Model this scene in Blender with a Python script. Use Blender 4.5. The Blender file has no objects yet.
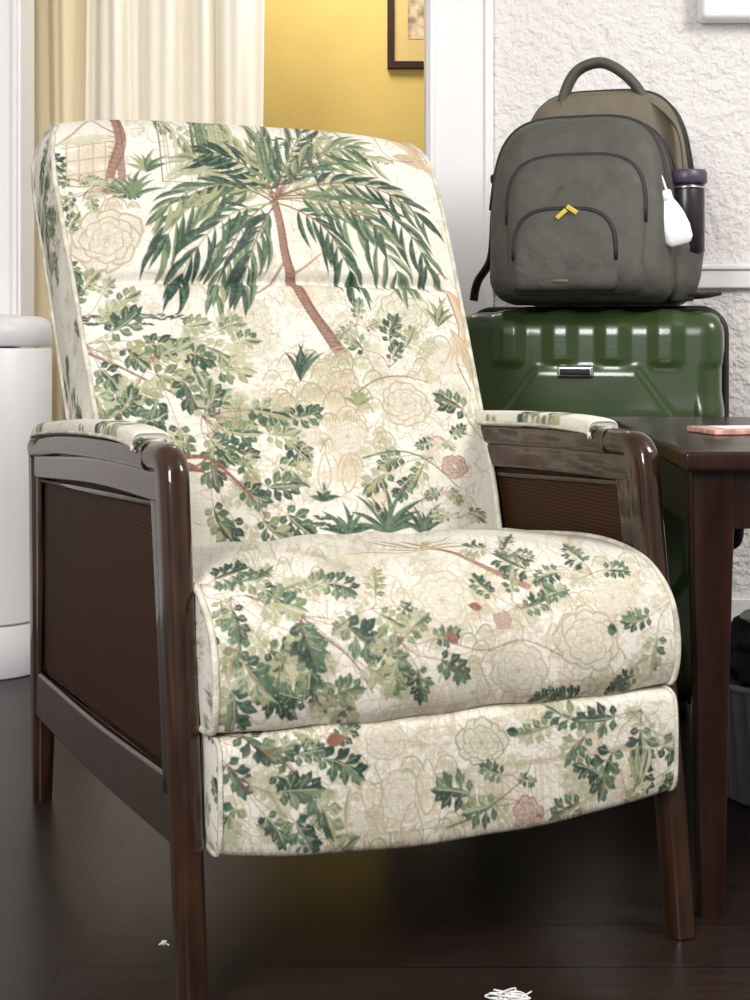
import bpy, bmesh, math, random
import numpy as np
from mathutils import Vector, Matrix
random.seed(11); RNG=np.random.RandomState(5)
SC=bpy.context.scene; COL=SC.collection
F=1458.0; H=.74; HY=340.0
OX,OY=.0847,1.7055; ANG=math.radians(23.4); CA,SA=math.cos(ANG),math.sin(ANG)

# ------------------------------------------------------------------ materials
def mat(name,col,rough=.5,metal=0,coat=0,bump=0,bscale=50,var=0,vscale=8,spec=.5,sheen=0,trans=0,detail=3,stretch=None,bdist=.01,crough=.10):
    m=bpy.data.materials.new(name); m.use_nodes=True; nt=m.node_tree; b=nt.nodes['Principled BSDF']
    b.inputs['Base Color'].default_value=(*col,1); b.inputs['Roughness'].default_value=rough
    b.inputs['Metallic'].default_value=metal; b.inputs['Coat Weight'].default_value=coat
    b.inputs['Coat Roughness'].default_value=crough
    b.inputs['Specular IOR Level'].default_value=spec; b.inputs['Sheen Weight'].default_value=sheen
    b.inputs['Transmission Weight'].default_value=trans
    tc=nt.nodes.new('ShaderNodeTexCoord'); mp=nt.nodes.new('ShaderNodeMapping')
    nt.links.new(tc.outputs['Object'],mp.inputs[0])
    if stretch: mp.inputs['Scale'].default_value=stretch
    if var>0:
        n=nt.nodes.new('ShaderNodeTexNoise'); n.inputs['Scale'].default_value=vscale; n.inputs['Detail'].default_value=5
        nt.links.new(mp.outputs[0],n.inputs['Vector'])
        r=nt.nodes.new('ShaderNodeValToRGB'); r.color_ramp.elements[0].position=.3; r.color_ramp.elements[1].position=.7
        r.color_ramp.elements[0].color=(*[c*(1-var) for c in col],1); r.color_ramp.elements[1].color=(*[min(1,c*(1+var)) for c in col],1)
        nt.links.new(n.outputs[0],r.inputs[0]); nt.links.new(r.outputs[0],b.inputs['Base Color'])
    if bump>0:
        n=nt.nodes.new('ShaderNodeTexNoise'); n.inputs['Scale'].default_value=bscale; n.inputs['Detail'].default_value=detail
        nt.links.new(mp.outputs[0],n.inputs['Vector'])
        bp=nt.nodes.new('ShaderNodeBump'); bp.inputs['Strength'].default_value=bump; bp.inputs['Distance'].default_value=bdist
        nt.links.new(n.outputs[0],bp.inputs['Height']); nt.links.new(bp.outputs[0],b.inputs['Normal'])
    return m
M={}
M['wood']=mat('chair_wood',(.030,.0125,.0060),.30,coat=.85,var=.5,vscale=9,stretch=(6,6,1),spec=.10,crough=.05)
M['table']=mat('cherry_wood',(.022,.0080,.0055),.34,coat=.2,var=.4,vscale=9,stretch=(6,6,1),spec=.2)
M['black']=mat('black_fabric',(.012,.012,.013),.8,bump=.2,bscale=300)
M['dark']=mat('dark_metal',(.01,.01,.011),.45,metal=.6)
M['pack']=mat('pack_nylon',(.078,.076,.064),.6,bump=.5,bscale=22,var=.12,vscale=40,spec=.35,bdist=.012,detail=6)
M['pack2']=mat('pack_nylon_tan',(.15,.125,.085),.65,bump=.4,bscale=25,var=.12,vscale=30,bdist=.01,detail=6)
M['zip']=mat('zipper',(.014,.014,.014),.6)
M['yellowtag']=mat('yellow_pull',(.62,.45,.05),.5)
M['green']=mat('green_shell',(.032,.056,.017),.24,coat=.3,bump=.04,bscale=300,spec=.4)
M['shellgrey']=mat('grey_shell_back',(.10,.11,.10),.5,bump=.2,bscale=200)
M['chrome']=mat('chrome',(.6,.6,.6),.2,metal=1)
M['white']=mat('white_plastic',(.84,.84,.85),.35)
M['offwhite']=mat('lid_plastic',(.70,.70,.72),.35)
M['trim']=mat('trim_paint',(.82,.81,.82),.4)
M['ceil']=mat('ceiling_paint',(.8,.8,.78),.8)
M['stucco']=mat('stucco',(.80,.77,.755),.7,bump=1.0,bscale=50,detail=6,bdist=.018)
M['yellow']=mat('yellow_paint',(.68,.49,.15),.85,bump=.1,bscale=30,var=.03)
M['curtain']=mat('curtain_cream',(.90,.84,.72),.9,bump=.1,bscale=400)
M['sheer']=mat('curtain_gold',(.92,.80,.55),.9,bump=.1,bscale=400)
M['purple']=mat('purple_lid',(.065,.048,.085),.4)
M['bottle']=mat('bottle_body',(.025,.020,.028),.3,metal=.2)
M['basket']=mat('basket_grey',(.30,.30,.32),.6,bump=.2,bscale=200)
M['cloth']=mat('dark_cloth',(.02,.021,.026),.9,bump=.4,bscale=60)
M['frame']=mat('frame_wood',(.035,.014,.009),.6,spec=.2)
M['matte']=mat('mat_gold',(.62,.44,.16),.7)
M['pic']=mat('picture',(.42,.32,.20),.7,var=.75,vscale=26)
M['thread']=mat('white_thread',(.75,.75,.74),.8)
M['pinkpaper']=mat('pink_paper',(.60,.32,.27),.5,var=.45,vscale=70)
M['pipe']=mat('piping_fabric',(.56,.53,.44),.85,bump=.3,bscale=300,var=.35,vscale=40)

def cane_mat():
    m=bpy.data.materials.new('woven_cane'); m.use_nodes=True; nt=m.node_tree; b=nt.nodes['Principled BSDF']
    tc=nt.nodes.new('ShaderNodeTexCoord'); ws=[]
    for d in ('Y','Z'):
        w=nt.nodes.new('ShaderNodeTexWave'); w.bands_direction=d; w.inputs['Scale'].default_value=62; w.inputs['Distortion'].default_value=.6; w.inputs['Detail'].default_value=1
        nt.links.new(tc.outputs['Object'],w.inputs['Vector']); ws.append(w)
    mu=nt.nodes.new('ShaderNodeMath'); mu.operation='MAXIMUM'; nt.links.new(ws[0].outputs[1],mu.inputs[0]); nt.links.new(ws[1].outputs[1],mu.inputs[1])
    r=nt.nodes.new('ShaderNodeValToRGB'); r.color_ramp.elements[0].position=.35; r.color_ramp.elements[0].color=(.006,.003,.0015,1); r.color_ramp.elements[1].position=.95; r.color_ramp.elements[1].color=(.052,.022,.010,1)
    nt.links.new(mu.outputs[0],r.inputs[0]); nt.links.new(r.outputs[0],b.inputs['Base Color']); b.inputs['Roughness'].default_value=.6; b.inputs['Specular IOR Level'].default_value=.1
    return m
M['panel']=cane_mat()
def floor_mat():
    m=bpy.data.materials.new('floor_planks'); m.use_nodes=True; nt=m.node_tree; b=nt.nodes['Principled BSDF']
    tc=nt.nodes.new('ShaderNodeTexCoord'); mp=nt.nodes.new('ShaderNodeMapping'); mp.inputs['Location'].default_value=(.37,.03,0)
    nt.links.new(tc.outputs['Object'],mp.inputs[0])
    br=nt.nodes.new('ShaderNodeTexBrick'); br.inputs['Scale'].default_value=1
    br.inputs['Brick Width'].default_value=1.7; br.inputs['Row Height'].default_value=.125; br.inputs['Mortar Size'].default_value=.0014
    br.inputs['Color1'].default_value=(.026,.015,.012,1); br.inputs['Color2'].default_value=(.038,.022,.018,1); br.inputs['Mortar'].default_value=(.004,.003,.003,1)
    nt.links.new(mp.outputs[0],br.inputs['Vector'])
    mp2=nt.nodes.new('ShaderNodeMapping'); mp2.inputs['Scale'].default_value=(1.5,22,1); nt.links.new(tc.outputs['Object'],mp2.inputs[0])
    n=nt.nodes.new('ShaderNodeTexNoise'); n.inputs['Scale'].default_value=3; n.inputs['Detail'].default_value=6; nt.links.new(mp2.outputs[0],n.inputs['Vector'])
    mx=nt.nodes.new('ShaderNodeMix'); mx.data_type='RGBA'; mx.blend_type='MULTIPLY'; mx.inputs[0].default_value=.7
    nt.links.new(br.outputs[0],mx.inputs[6]); nt.links.new(n.outputs[0],mx.inputs[7]); nt.links.new(mx.outputs[2],b.inputs['Base Color'])
    b.inputs['Roughness'].default_value=.30; b.inputs['Specular IOR Level'].default_value=.26
    bp=nt.nodes.new('ShaderNodeBump'); bp.inputs['Strength'].default_value=.2; bp.inputs['Distance'].default_value=.003
    nt.links.new(br.outputs[1],bp.inputs['Height']); bp.invert=True; nt.links.new(bp.outputs[0],b.inputs['Normal'])
    return m
M['floor']=floor_mat()
def fabric_mat():
    m=bpy.data.materials.new('printed_linen'); m.use_nodes=True; nt=m.node_tree; b=nt.nodes['Principled BSDF']
    at=nt.nodes.new('ShaderNodeAttribute'); at.attribute_name='print'
    tc=nt.nodes.new('ShaderNodeTexCoord')
    outs=[]
    for sc in ((30,900,900),(900,30,30)):
        mp=nt.nodes.new('ShaderNodeMapping'); mp.inputs['Scale'].default_value=sc; nt.links.new(tc.outputs['Object'],mp.inputs[0])
        n=nt.nodes.new('ShaderNodeTexNoise'); n.inputs['Scale'].default_value=.8; n.inputs['Detail'].default_value=2; nt.links.new(mp.outputs[0],n.inputs['Vector']); outs.append(n)
    ad=nt.nodes.new('ShaderNodeMath'); ad.operation='ADD'; nt.links.new(outs[0].outputs[0],ad.inputs[0]); nt.links.new(outs[1].outputs[0],ad.inputs[1])
    mr=nt.nodes.new('ShaderNodeMapRange'); mr.inputs[1].default_value=.7; mr.inputs[2].default_value=1.3; mr.inputs[3].default_value=.88; mr.inputs[4].default_value=1.08
    nt.links.new(ad.outputs[0],mr.inputs[0])
    vm=nt.nodes.new('ShaderNodeVectorMath'); vm.operation='SCALE'; nt.links.new(at.outputs['Color'],vm.inputs[0]); nt.links.new(mr.outputs[0],vm.inputs['Scale'])
    nt.links.new(vm.outputs[0],b.inputs['Base Color']); b.inputs['Roughness'].default_value=.85; b.inputs['Specular IOR Level'].default_value=.2
    bp=nt.nodes.new('ShaderNodeBump'); bp.inputs['Strength'].default_value=.2; bp.inputs['Distance'].default_value=.002
    nt.links.new(ad.outputs[0],bp.inputs['Height']); nt.links.new(bp.outputs[0],b.inputs['Normal'])
    return m
M['fabric']=fabric_mat()

# ------------------------------------------------------------------ mesh helpers
def finish(name,me,m,parent=None,smooth=True,label=None,auto=None):
    o=bpy.data.objects.new(name,me); COL.objects.link(o)
    if m is not None: me.materials.append(m)
    if smooth:
        me.polygons.foreach_set('use_smooth',[True]*len(me.polygons))
        if auto: me.set_sharp_from_angle(angle=math.radians(auto))
    if parent is not None: o.parent=parent
    if label: o['label']=label
    return o
def mk(name,V,Fs,m,parent=None,smooth=True,label=None,auto=None,weld=True):
    me=bpy.data.meshes.new(name); me.from_pydata([tuple(v) for v in V],[],Fs)
    bm=bmesh.new(); bm.from_mesh(me)
    if weld: bmesh.ops.remove_doubles(bm,verts=bm.verts,dist=1e-5)
    bmesh.ops.recalc_face_normals(bm,faces=bm.faces); bm.to_mesh(me); bm.free()
    return finish(name,me,m,parent,smooth,label,auto)
def empty(name,loc,rz,label,cat,group=None):
    e=bpy.data.objects.new(name,None); COL.objects.link(e); e.location=loc; e.rotation_euler=(0,0,rz)
    e['label']=label; e['category']=cat; e.empty_display_size=.1
    if group: e['group']=group
    return e
class G:   # geometry accumulator
    def __init__(s): s.V=[]; s.F=[]
    def add(s,V,Fs):
        o=len(s.V); s.V+= [tuple(v) for v in V]; s.F+=[[i+o for i in f] for f in Fs]; return s
    def out(s,name,m,parent=None,**k): return mk(name,s.V,s.F,m,parent,**k)
def rings(R,cap=True,close=False):
    n=len(R[0]); V=[p for r in R for p in r]; Fs=[]
    K=len(R)
    for i in range(K-1+(1 if close else 0)):
        a=i*n; b=((i+1)%K)*n
        for j in range(n): k=(j+1)%n; Fs.append([a+j,a+k,b+k,b+j])
    if cap and not close: Fs.append(list(range(n))[::-1]); Fs.append([(K-1)*n+j for j in range(n)])
    return V,Fs
def tube(P,r,n=8,closed=False,flat=None,up=None):
    P=[Vector(p) for p in P]; R=[]; K=len(P); prev=None
    for i,p in enumerate(P):
        if closed: t=P[(i+1)%K]-P[i-1]
        else: t=P[min(i+1,K-1)]-P[max(i-1,0)]
        t.normalize()
        if up is not None: a=Vector(up)
        else: a=prev if prev is not None else (Vector((0,0,1)) if abs(t.z)<.9 else Vector((1,0,0)))
        a=(a-t*a.dot(t)); 
        if a.length<1e-6: a=Vector((1,0,0))-t*t.x
        a.normalize(); b=t.cross(a); prev=a
        rr=r[i] if isinstance(r,(list,tuple)) else r
        f=flat if flat else 1
        R.append([p+a*math.cos(2*math.pi*j/n)*rr+b*math.sin(2*math.pi*j/n)*rr*f for j in range(n)])
    return rings(R,cap=True,close=closed)
def box(x0,x1,y0,y1,z0,z1):
    V=[(x,y,z) for x in (x0,x1) for y in (y0,y1) for z in (z0,z1)]
    return V,[[0,1,3,2],[4,6,7,5],[0,4,5,1],[2,3,7,6],[0,2,6,4],[1,5,7,3]]
def roundbox(w,d,h,r,n=14,c=(0,0,0),disp=None):
    hv=np.array([w/2,d/2,h/2]); V=[];Fs=[]
    for ax in range(3):
        for s in (-1,1):
            o=len(V); a1,a2=[a for a in range(3) if a!=ax]
            def samp(half):
                rr=min(r,half*.999); e=[-half+rr*q for q in (0,.1,.25,.45,.7)]; m_=list(np.linspace(-half+rr,half-rr,n)); return e+m_+[-q for q in e[::-1]]
            S1=samp(hv[a1]); S2=samp(hv[a2])
            for x in S1:
                for y in S2:
                    p=np.zeros(3); p[ax]=s*hv[ax]; p[a1]=x; p[a2]=y
                    inn=np.clip(p,-(hv-r),hv-r); nn=p-inn; L=np.linalg.norm(nn); nn=nn/L if L>0 else nn
                    q=inn+r*nn
                    if disp: q=q+nn*disp(q,nn)
                    V.append((q[0]+c[0],q[1]+c[1],q[2]+c[2]))
            m2=len(S2)
            for i in range(len(S1)-1):
                for j in range(m2-1):
                    Fs.append([o+i*m2+j,o+(i+1)*m2+j,o+(i+1)*m2+j+1,o+i*m2+j+1])
    return V,Fs
def lathe(prof,n=40,c=(0,0,0)):
    return rings([[(c[0]+r*math.cos(2*math.pi*j/n),c[1]+r*math.sin(2*math.pi*j/n),c[2]+z) for j in range(n)] for r,z in prof])
def rrect(cx,cy,z,w,d,r,tilt=None,k=5):
    out=[]
    for qx,qy,a0 in ((1,1,0),(-1,1,90),(-1,-1,180),(1,-1,270)):
        for i in range(k+1):
            a=math.radians(a0+90*i/k); out.append((cx+qx*(w/2-r)+r*math.cos(a),cy+qy*(d/2-r)+r*math.sin(a),z))
    return out
def catmull(P,k=16,closed=False):
    P=[np.array(p,float) for p in P]; n=len(P); out=[]
    rng=range(n) if closed else range(n-1)
    for i in rng:
        if closed: a,b,c,d=P[i-1],P[i],P[(i+1)%n],P[(i+2)%n]
        else: a,b,c,d=P[max(i-1,0)],P[i],P[i+1],P[min(i+2,n-1)]
        for j in range(k):
            t=j/k; out.append(.5*((2*b)+(-a+c)*t+(2*a-5*b+4*c-d)*t*t+(-a+3*b-3*c+d)*t**3))
    if not closed: out.append(P[-1])
    return np.array(out)

# ------------------------------------------------------------------ print canvases
CREAM=np.array([.715,.68,.61]); DK=(.018,.048,.034); DK2=(.032,.068,.044); MD=(.065,.12,.068); LG=(.16,.21,.115); OL=(.30,.30,.16); PL=(.46,.44,.30)
SG=(.36,.37,.26); TAN=(.42,.33,.22); TN2=(.56,.47,.35); BR=(.19,.085,.055); RU=(.25,.095,.07); GO=(.46,.31,.16)
def lownoise(h,w,cells):
    g=RNG.rand(cells+2,cells+2); yy=np.linspace(0,cells,h); xx=np.linspace(0,cells,w); y0=yy.astype(int); x0=xx.astype(int)
    fy=(yy-y0)[:,None]; fx=(xx-x0)[None,:]; fy=fy*fy*(3-2*fy); fx=fx*fx*(3-2*fx)
    return (g[y0][:,x0]*(1-fy)*(1-fx)+g[y0+1][:,x0]*fy*(1-fx)+g[y0][:,x0+1]*(1-fy)*fx+g[y0+1][:,x0+1]*fy*fx)
class Canvas:
    def __init__(s,x0,y0,w,h,S=1000,trace=None,k=1/634):
        s.x0,s.y0,s.S=x0,y0,S; s.W=int(w*S); s.Hh=int(h*S); s.k=k
        s.T=trace or (lambda x,y:(x,y))
        n=lownoise(s.Hh,s.W,7); n2=lownoise(s.Hh,s.W,16)
        s.a=np.ones((s.Hh,s.W,3))*CREAM
        m=np.clip((n-.5)*2.2,0,1)[...,None]*.30; s.a=s.a*(1-m)+np.array([.60,.53,.41])*m
        m=np.clip((n2-.55)*2.5,0,1)[...,None]*.30; s.a=s.a*(1-m)+np.array([.56,.53,.45])*m
    def win(s,x0,x1,y0,y1):
        a,b=max(0,int(x0)-2),min(s.W,int(x1)+3); c,d=max(0,int(y0)-2),min(s.Hh,int(y1)+3)
        if a>=b or c>=d: return None
        X,Y=np.meshgrid(np.arange(a,b),np.arange(c,d)); return a,b,c,d,X,Y
    def blend(s,w,al,col):
        a,b,c,d=w[:4]; al=al[...,None]; s.a[c:d,a:b]=s.a[c:d,a:b]*(1-al)+np.array(col)*al
    def P(s,p):
        x,y=s.T(*p); return (x-s.x0)*s.S,(y-s.y0)*s.S
    def leaf(s,A,B,Wd,c1,c2=None,bend=0,vein=None,al=1,pw=.8):
        ax,ay=s.P(A); bx,by=s.P(B); L=math.hypot(bx-ax,by-ay)
        if L<1.5 or L>400: return
        Wp=Wd*s.k*s.S; mg=Wp+abs(bend)*L
        w=s.win(min(ax,bx)-mg,max(ax,bx)+mg,min(ay,by)-mg,max(ay,by)+mg)
        if w is None: return
        X,Y=w[4:]; ux,uy=(bx-ax)/L,(by-ay)/L
        t=((X-ax)*ux+(Y-ay)*uy)/L; q=-(X-ax)*uy+(Y-ay)*ux; q=q-bend*L*4*t*(1-t)
        tt=np.clip(t,0,1); hw=Wp*np.sin(np.pi*tt**pw)
        m=np.clip(hw-np.abs(q)+.5,0,1)*((t>0)&(t<1))*al
        s.blend(w,m*(q>=0),c1); s.blend(w,m*(q<0),c1 if c2 is None else c2)
        if vein is not None: s.blend(w,np.clip(.9-np.abs(q),0,1)*(m>.5)*.7*(tt<.8),vein)
    def stroke(s,pts,wd,col,al=1,w2=None):
        P=[s.P(p) for p in pts]; n=len(P)-1
        for i in range(n):
            (ax,ay),(bx,by)=P[i],P[i+1]; L=math.hypot(bx-ax,by-ay)
            if L<.01 or L>300: continue
            f=i/max(1,n); r=(wd+((w2 if w2 is not None else wd)-wd)*f)*.5*s.k*s.S
            w=s.win(min(ax,bx)-r,max(ax,bx)+r,min(ay,by)-r,max(ay,by)+r)
            if w is None: continue
            X,Y=w[4:]; t=np.clip(((X-ax)*(bx-ax)+(Y-ay)*(by-ay))/L**2,0,1)
            dd=np.hypot(X-ax-t*(bx-ax),Y-ay-t*(by-ay)); s.blend(w,np.clip(r-dd+.5,0,1)*al,col)
    # motifs; all coordinates in tracing units
    def curve(s,pts,wd,col,al=1,w2=None,k=6): s.stroke([tuple(p) for p in catmull(pts,k)],wd,col,al,w2)
    def frond(s,c,ctrl,tip,Ls,tones,n=13,wd=2.3):
        c,ctrl,tip=map(np.array,(c,ctrl,tip)); f=lambda t:(1-t)**2*c+2*t*(1-t)*ctrl+t*t*tip
        s.stroke([tuple(f(t)) for t in np.linspace(0,1,9)],2.2,BR if random.random()<.6 else OL,.9,1)
        for i in range(n):
            t=.22+.78*(i+random.uniform(-.25,.25))/(n-1); t=min(1,max(.2,t)); p=f(t); d=f(min(1,t+.02))-f(t-.02); a=math.atan2(d[1],d[0])
            for sd in (-1,1):
                l=Ls*(.6+.6*math.sin(math.pi*min(1,t*.85)))*random.uniform(.75,1.2); aa=a+sd*math.radians(random.uniform(22,44)*(1.15-.6*t))
                q=p+l*np.array([math.cos(aa),math.sin(aa)])+np.array([0,l*random.uniform(.20,.42)])
                tn=tones[0] if (sd>0) else tones[1]
                s.leaf(p,q,wd*random.uniform(.85,1.25),random.choice(tn),random.choice(tn),bend=-.10*sd*random.uniform(.2,1.4),pw=.85)
        s.leaf(f(.93),f(1)+(f(1)-f(.88))*1.1,wd,tones[0][0],tones[1][0])
    def lobed(s,p,a,L,dark=True,ol=False,al=1,tones=None):
        p=np.array(p,float); u=np.array([math.cos(a),math.sin(a)])
        if tones is None:
            if ol: A_,B_=(OL,PL,SG),(LG,OL,MD)
            elif dark: A_,B_=(MD,LG,MD),(DK,DK,DK2)
            else: A_,B_=(SG,LG,OL),(MD,DK2,MD)
        else: A_=B_=tones
        up=random.random()<.5; nn=np.array([-u[1],u[0]]); bd=random.uniform(-.14,.14)
        R=lambda t:p+u*L*t+nn*L*bd*4*t*(1-t)
        s.leaf(R(.02),R(.9),L*.10,random.choice(A_ if up else B_),random.choice(B_ if up else A_),pw=.9,al=al)
        for i,(t,len_,da) in enumerate(((.04,.32,84),(.22,.47,66),(.45,.46,52),(.66,.36,38))):
            for sd in (-1,1):
                aa=a+sd*math.radians(da*random.uniform(.85,1.1)); l=L*len_*random.uniform(.85,1.15); q=R(t)
                tn=A_ if (sd>0)==up else B_
                c1=random.choice(tn); c2=random.choice(tn); e=np.array([math.cos(aa),math.sin(aa)])
                s.leaf(q,q+l*e,L*.100,c1,c2,bend=-.07*sd,pw=1.4,al=al)
                for kk in (-1,1):
                    e2=np.array([math.cos(aa+kk*.62),math.sin(aa+kk*.62)]); s.leaf(q+l*.25*e,q+l*.38*e+l*.40*e2,L*.052,c1,c2,pw=1.4,al=al)
                if al>.9 and random.random()<.7: s.stroke([tuple(q),tuple(q+l*.72*e)],.8,PL,.6)
        s.leaf(R(.35),R(1)+u*L*.08,L*.105,random.choice(A_ if up else B_),random.choice(B_ if up else A_),pw=1.4,al=al)
        s.stroke([tuple(R(t)) for t in (0,.3,.6,.85)],1.1,PL if random.random()<.6 else BR,.75*al)
    def ghost(s,x0,y0,x1,y1,n,L):
        for i in range(n):
            p=(random.uniform(x0,x1),random.uniform(y0,y1)); s.lobed(p,random.random()*6.28,L*random.uniform(.7,1.2),al=.28,tones=(PL,SG,TN2,TAN))
    def wash(s,cx,cy,r,col=TN2,al=.28):
        for i in range(5):
            a=random.random()*6.28; s.leaf((cx-r*math.cos(a),cy-r*math.sin(a)*.7),(cx+r*math.cos(a),cy+r*math.sin(a)*.7),r*random.uniform(.25,.5),col,al=al,pw=1)
    def cluster(s,cx,cy,rx,ry,n,L,olf=.2,src=None,up=0):
        pts=[]
        for i in range(n*10):
            if len(pts)>=n: break
            r=math.sqrt(random.random()); th=random.random()*6.283; p=(cx+rx*r*math.cos(th),cy+ry*r*math.sin(th))
            if all(math.hypot(p[0]-q[0],p[1]-q[1])>L*.60 for q in pts): pts.append(p)
        sx,sy=src or (cx,cy)
        for i in range(n//4):
            r=math.sqrt(random.random()); th=random.random()*6.283; p=(cx+rx*1.15*r*math.cos(th),cy+ry*1.15*r*math.sin(th)); s.lobed(p,random.random()*6.28,L*.8,al=.6,tones=(PL,OL,SG))
        for q in pts:
            m_=((q[0]+sx)/2+random.uniform(-6,6),(q[1]+sy)/2+random.uniform(-6,6)); s.curve([(sx,sy),m_,q],1.2,BR,.6,.8)
        for q in sorted(pts,key=lambda q:-random.random()):
            a=math.atan2(q[1]-sy,q[0]-sx)+random.uniform(-.6,.6); s.lobed(q,a,L*1.0*random.uniform(.75,1.15),random.random()<.68,random.random()<olf)
    def petals(s,c,r,col,fill,al,rings_=((1,9),(.74,8),(.5,6),(.28,5))):
        cx,cy=c
        for rr,n in rings_:
            o=random.random()*6
            for i in range(n):
                a=2*math.pi*i/n+o+random.uniform(-.12,.12); k=r*rr*random.uniform(.92,1.08); e=(math.cos(a),math.sin(a)*.88)
                b0=(cx+k*.1*e[0],cy+k*.1*e[1])
                s.leaf(b0,(cx+k*e[0],cy+k*e[1]),k*.40,col,al=al,pw=1.75)
                s.leaf(b0,(cx+k*.93*e[0],cy+k*.93*e[1]),k*.34,fill,tuple(np.array(fill)*.93),al=.95,pw=1.75)
                for j in (-.15,0,.15): s.stroke([(cx+k*.45*math.cos(a+j*.6),cy+k*.40*math.sin(a+j*.6)),(cx+k*.84*math.cos(a+j),cy+k*.74*math.sin(a+j))],.8,col,al*.45)
    def peony(s,c,r,col=TAN,fill=PL,al=.75):
        f=tuple(np.array(fill)*.35+CREAM*.65); al=min(1,al*1.2); s.petals(c,r,tuple(np.array(col)*al+CREAM*(1-al)),f,.9)
        for i in range(6): a=i*1.05; s.stroke([c,(c[0]+r*.12*math.cos(a),c[1]+r*.12*math.sin(a))],1.2,col,.8)
    def flower(s,c,r,col=RU): s.petals(c,r,col,(.52,.41,.33),.95,((1,7),(.66,6),(.35,4)))
    def scribble(s,x0,y0,x1,y1,n,col=TAN,al=.5,L=14):
        for i in range(n):
            x,y=random.uniform(x0,x1),random.uniform(y0,y1); a=random.random()*6.28; c=random.uniform(-.9,.9)
            pts=[(x,y)]
            for k in range(3): a+=c; x+=L/3*math.cos(a); y+=L/3*math.sin(a); pts.append((x,y))
            s.curve(pts,1.4,random.choice((col,OL,TN2,TAN)),al*random.uniform(.6,1.1),.6,3)
    def ground(s,x0,y0,x1,y1,n=26):
        for i in range(n):
            t=i/n; x=x0+(x1-x0)*t; y=y0+(y1-y0)*t+random.uniform(-2.5,2.5); l=random.uniform(2,7)
            s.stroke([(x,y),(x+l,y+random.uniform(-1.5,1.5))],2.0,DK if random.random()<.7 else MD,.9)
    def rocks(s,x0,y0,x1,y1,n):
        for i in range(n):
            x,y=random.uniform(x0,x1),random.uniform(y0,y1); r=random.uniform(6,13); s.wash(x,y,r,random.choice((TN2,PL)),.16)
            s.curve([(x-r,y+r*.4),(x-r*.6,y-r*.5),(x,y-r*.75),(x+r*.6,y-r*.45),(x+r,y+r*.4)],1.6,random.choice([TAN,OL,TAN]),.8)
            for k in range(5): s.stroke([(x-r*.5+k*r*.25,y-r*.3),(x-r*.55+k*r*.25,y+r*.2)],1,OL,.6)
    def plant(s,c,n,L,spread=1.3,tones=(DK,MD)):
        n=int(n*1.4)
        for i in range(n):
            a=-math.pi/2+spread*(2*i/(n-1)-1)+random.uniform(-.12,.12); l=L*random.uniform(.65,1.1)
            s.leaf(c,(c[0]+l*math.cos(a),c[1]+l*math.sin(a)),2.4,random.choice(tones),random.choice(tones),bend=.10*(1 if i>n/2 else -1),pw=.8)
    def age(s):
        a=s.a; bl=(np.roll(a,1,0)+np.roll(a,-1,0)+np.roll(a,1,1)+np.roll(a,-1,1))/4; a=a*.85+bl*.15
        n=lownoise(s.Hh,s.W,int(s.Hh/5)); n2=lownoise(s.Hh,s.W,14); m=(np.clip(n-.4,0,1)*.16+n2*.05)[...,None]
        s.a=a*(1-m)+CREAM*m
    def sample(s,x,y):
        X=np.clip((x-s.x0)*s.S,0,s.W-1.001); Y=np.clip((y-s.y0)*s.S,0,s.Hh-1.001); x0=X.astype(int); y0=Y.astype(int); fx=(X-x0)[...,None]; fy=(Y-y0)[...,None]
        a=s.a; return a[y0,x0]*(1-fx)*(1-fy)+a[y0,x0+1]*fx*(1-fy)+a[y0+1,x0]*(1-fx)*fy+a[y0+1,x0+1]*fx*fy

def tracer(P,arc):
    """cloth coordinates (across, along) on a cushion profile for a measured point of the print"""
    A=P[:-1]; Dv=P[1:]-P[:-1]; L2=(Dv**2).sum(1)+1e-12; N=np.stack([Dv[:,1],-Dv[:,0]],1)
    def f(px,py):
        a=(px-375)/F; c=-(py-HY)/F
        v0=OX*SA-OY*CA; v1=-a*SA+CA; z0=H
        D=((A-np.array([v0,z0]))*N).sum(1)/((np.array([v1,c])*N).sum(1)+1e-12)
        v=v0+v1*D; z=z0+c*D; s=((v-A[:,0])*Dv[:,0]+(z-A[:,1])*Dv[:,1])/L2
        ok=(s>=-.001)&(s<=1.001)&(D>0)
        if ok.any(): i=np.argmin(np.where(ok,D,9e9))
        else: i=np.argmin(np.where(D>0,np.abs(s-.5),9e9)); 
        d=D[i]; u=(a*d-OX)*CA+(d-OY)*SA
        return u, arc[i]+np.clip(s[i],-.5,1.5)*math.sqrt(L2[i])
    return f
def profile(ctrl):
    P=catmull(ctrl,24,True); P=np.vstack([P,P[:1]]); arc=np.concatenate([[0],np.cumsum(np.hypot(*(P[1:]-P[:-1]).T))]); return P,arc
def fastmesh(name,V,Fq,C,m,parent):
    me=bpy.data.meshes.new(name); V=np.asarray(V,np.float32); Fq=np.asarray(Fq,np.int32)
    me.vertices.add(len(V)); me.vertices.foreach_set('co',V.ravel()); me.loops.add(len(Fq)*4); me.loops.foreach_set('vertex_index',Fq.ravel())
    me.polygons.add(len(Fq)); me.polygons.foreach_set('loop_start',np.arange(0,len(Fq)*4,4,dtype=np.int32)); me.polygons.foreach_set('use_smooth',np.ones(len(Fq),bool))
    me.update(calc_edges=True); me.validate()
    ca=me.color_attributes.new('print','FLOAT_COLOR','POINT'); ca.data.foreach_set('color',np.hstack([C,np.ones((len(C),1))]).astype(np.float32).ravel())
    me.materials.append(m); o=bpy.data.objects.new(name,me); COL.objects.link(o); o.parent=parent; return o
def gridfaces(n,m,off=0,wrap=False,flip=False):
    i=np.arange(n if wrap else n-1)[:,None]; j=np.arange(m-1)[None,:]; i2=(i+1)%n
    f=np.stack([i*m+j,i2*m+j,i2*m+j+1,i*m+j+1],-1).reshape(-1,4)+off
    return f[:,::-1] if flip else f
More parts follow.
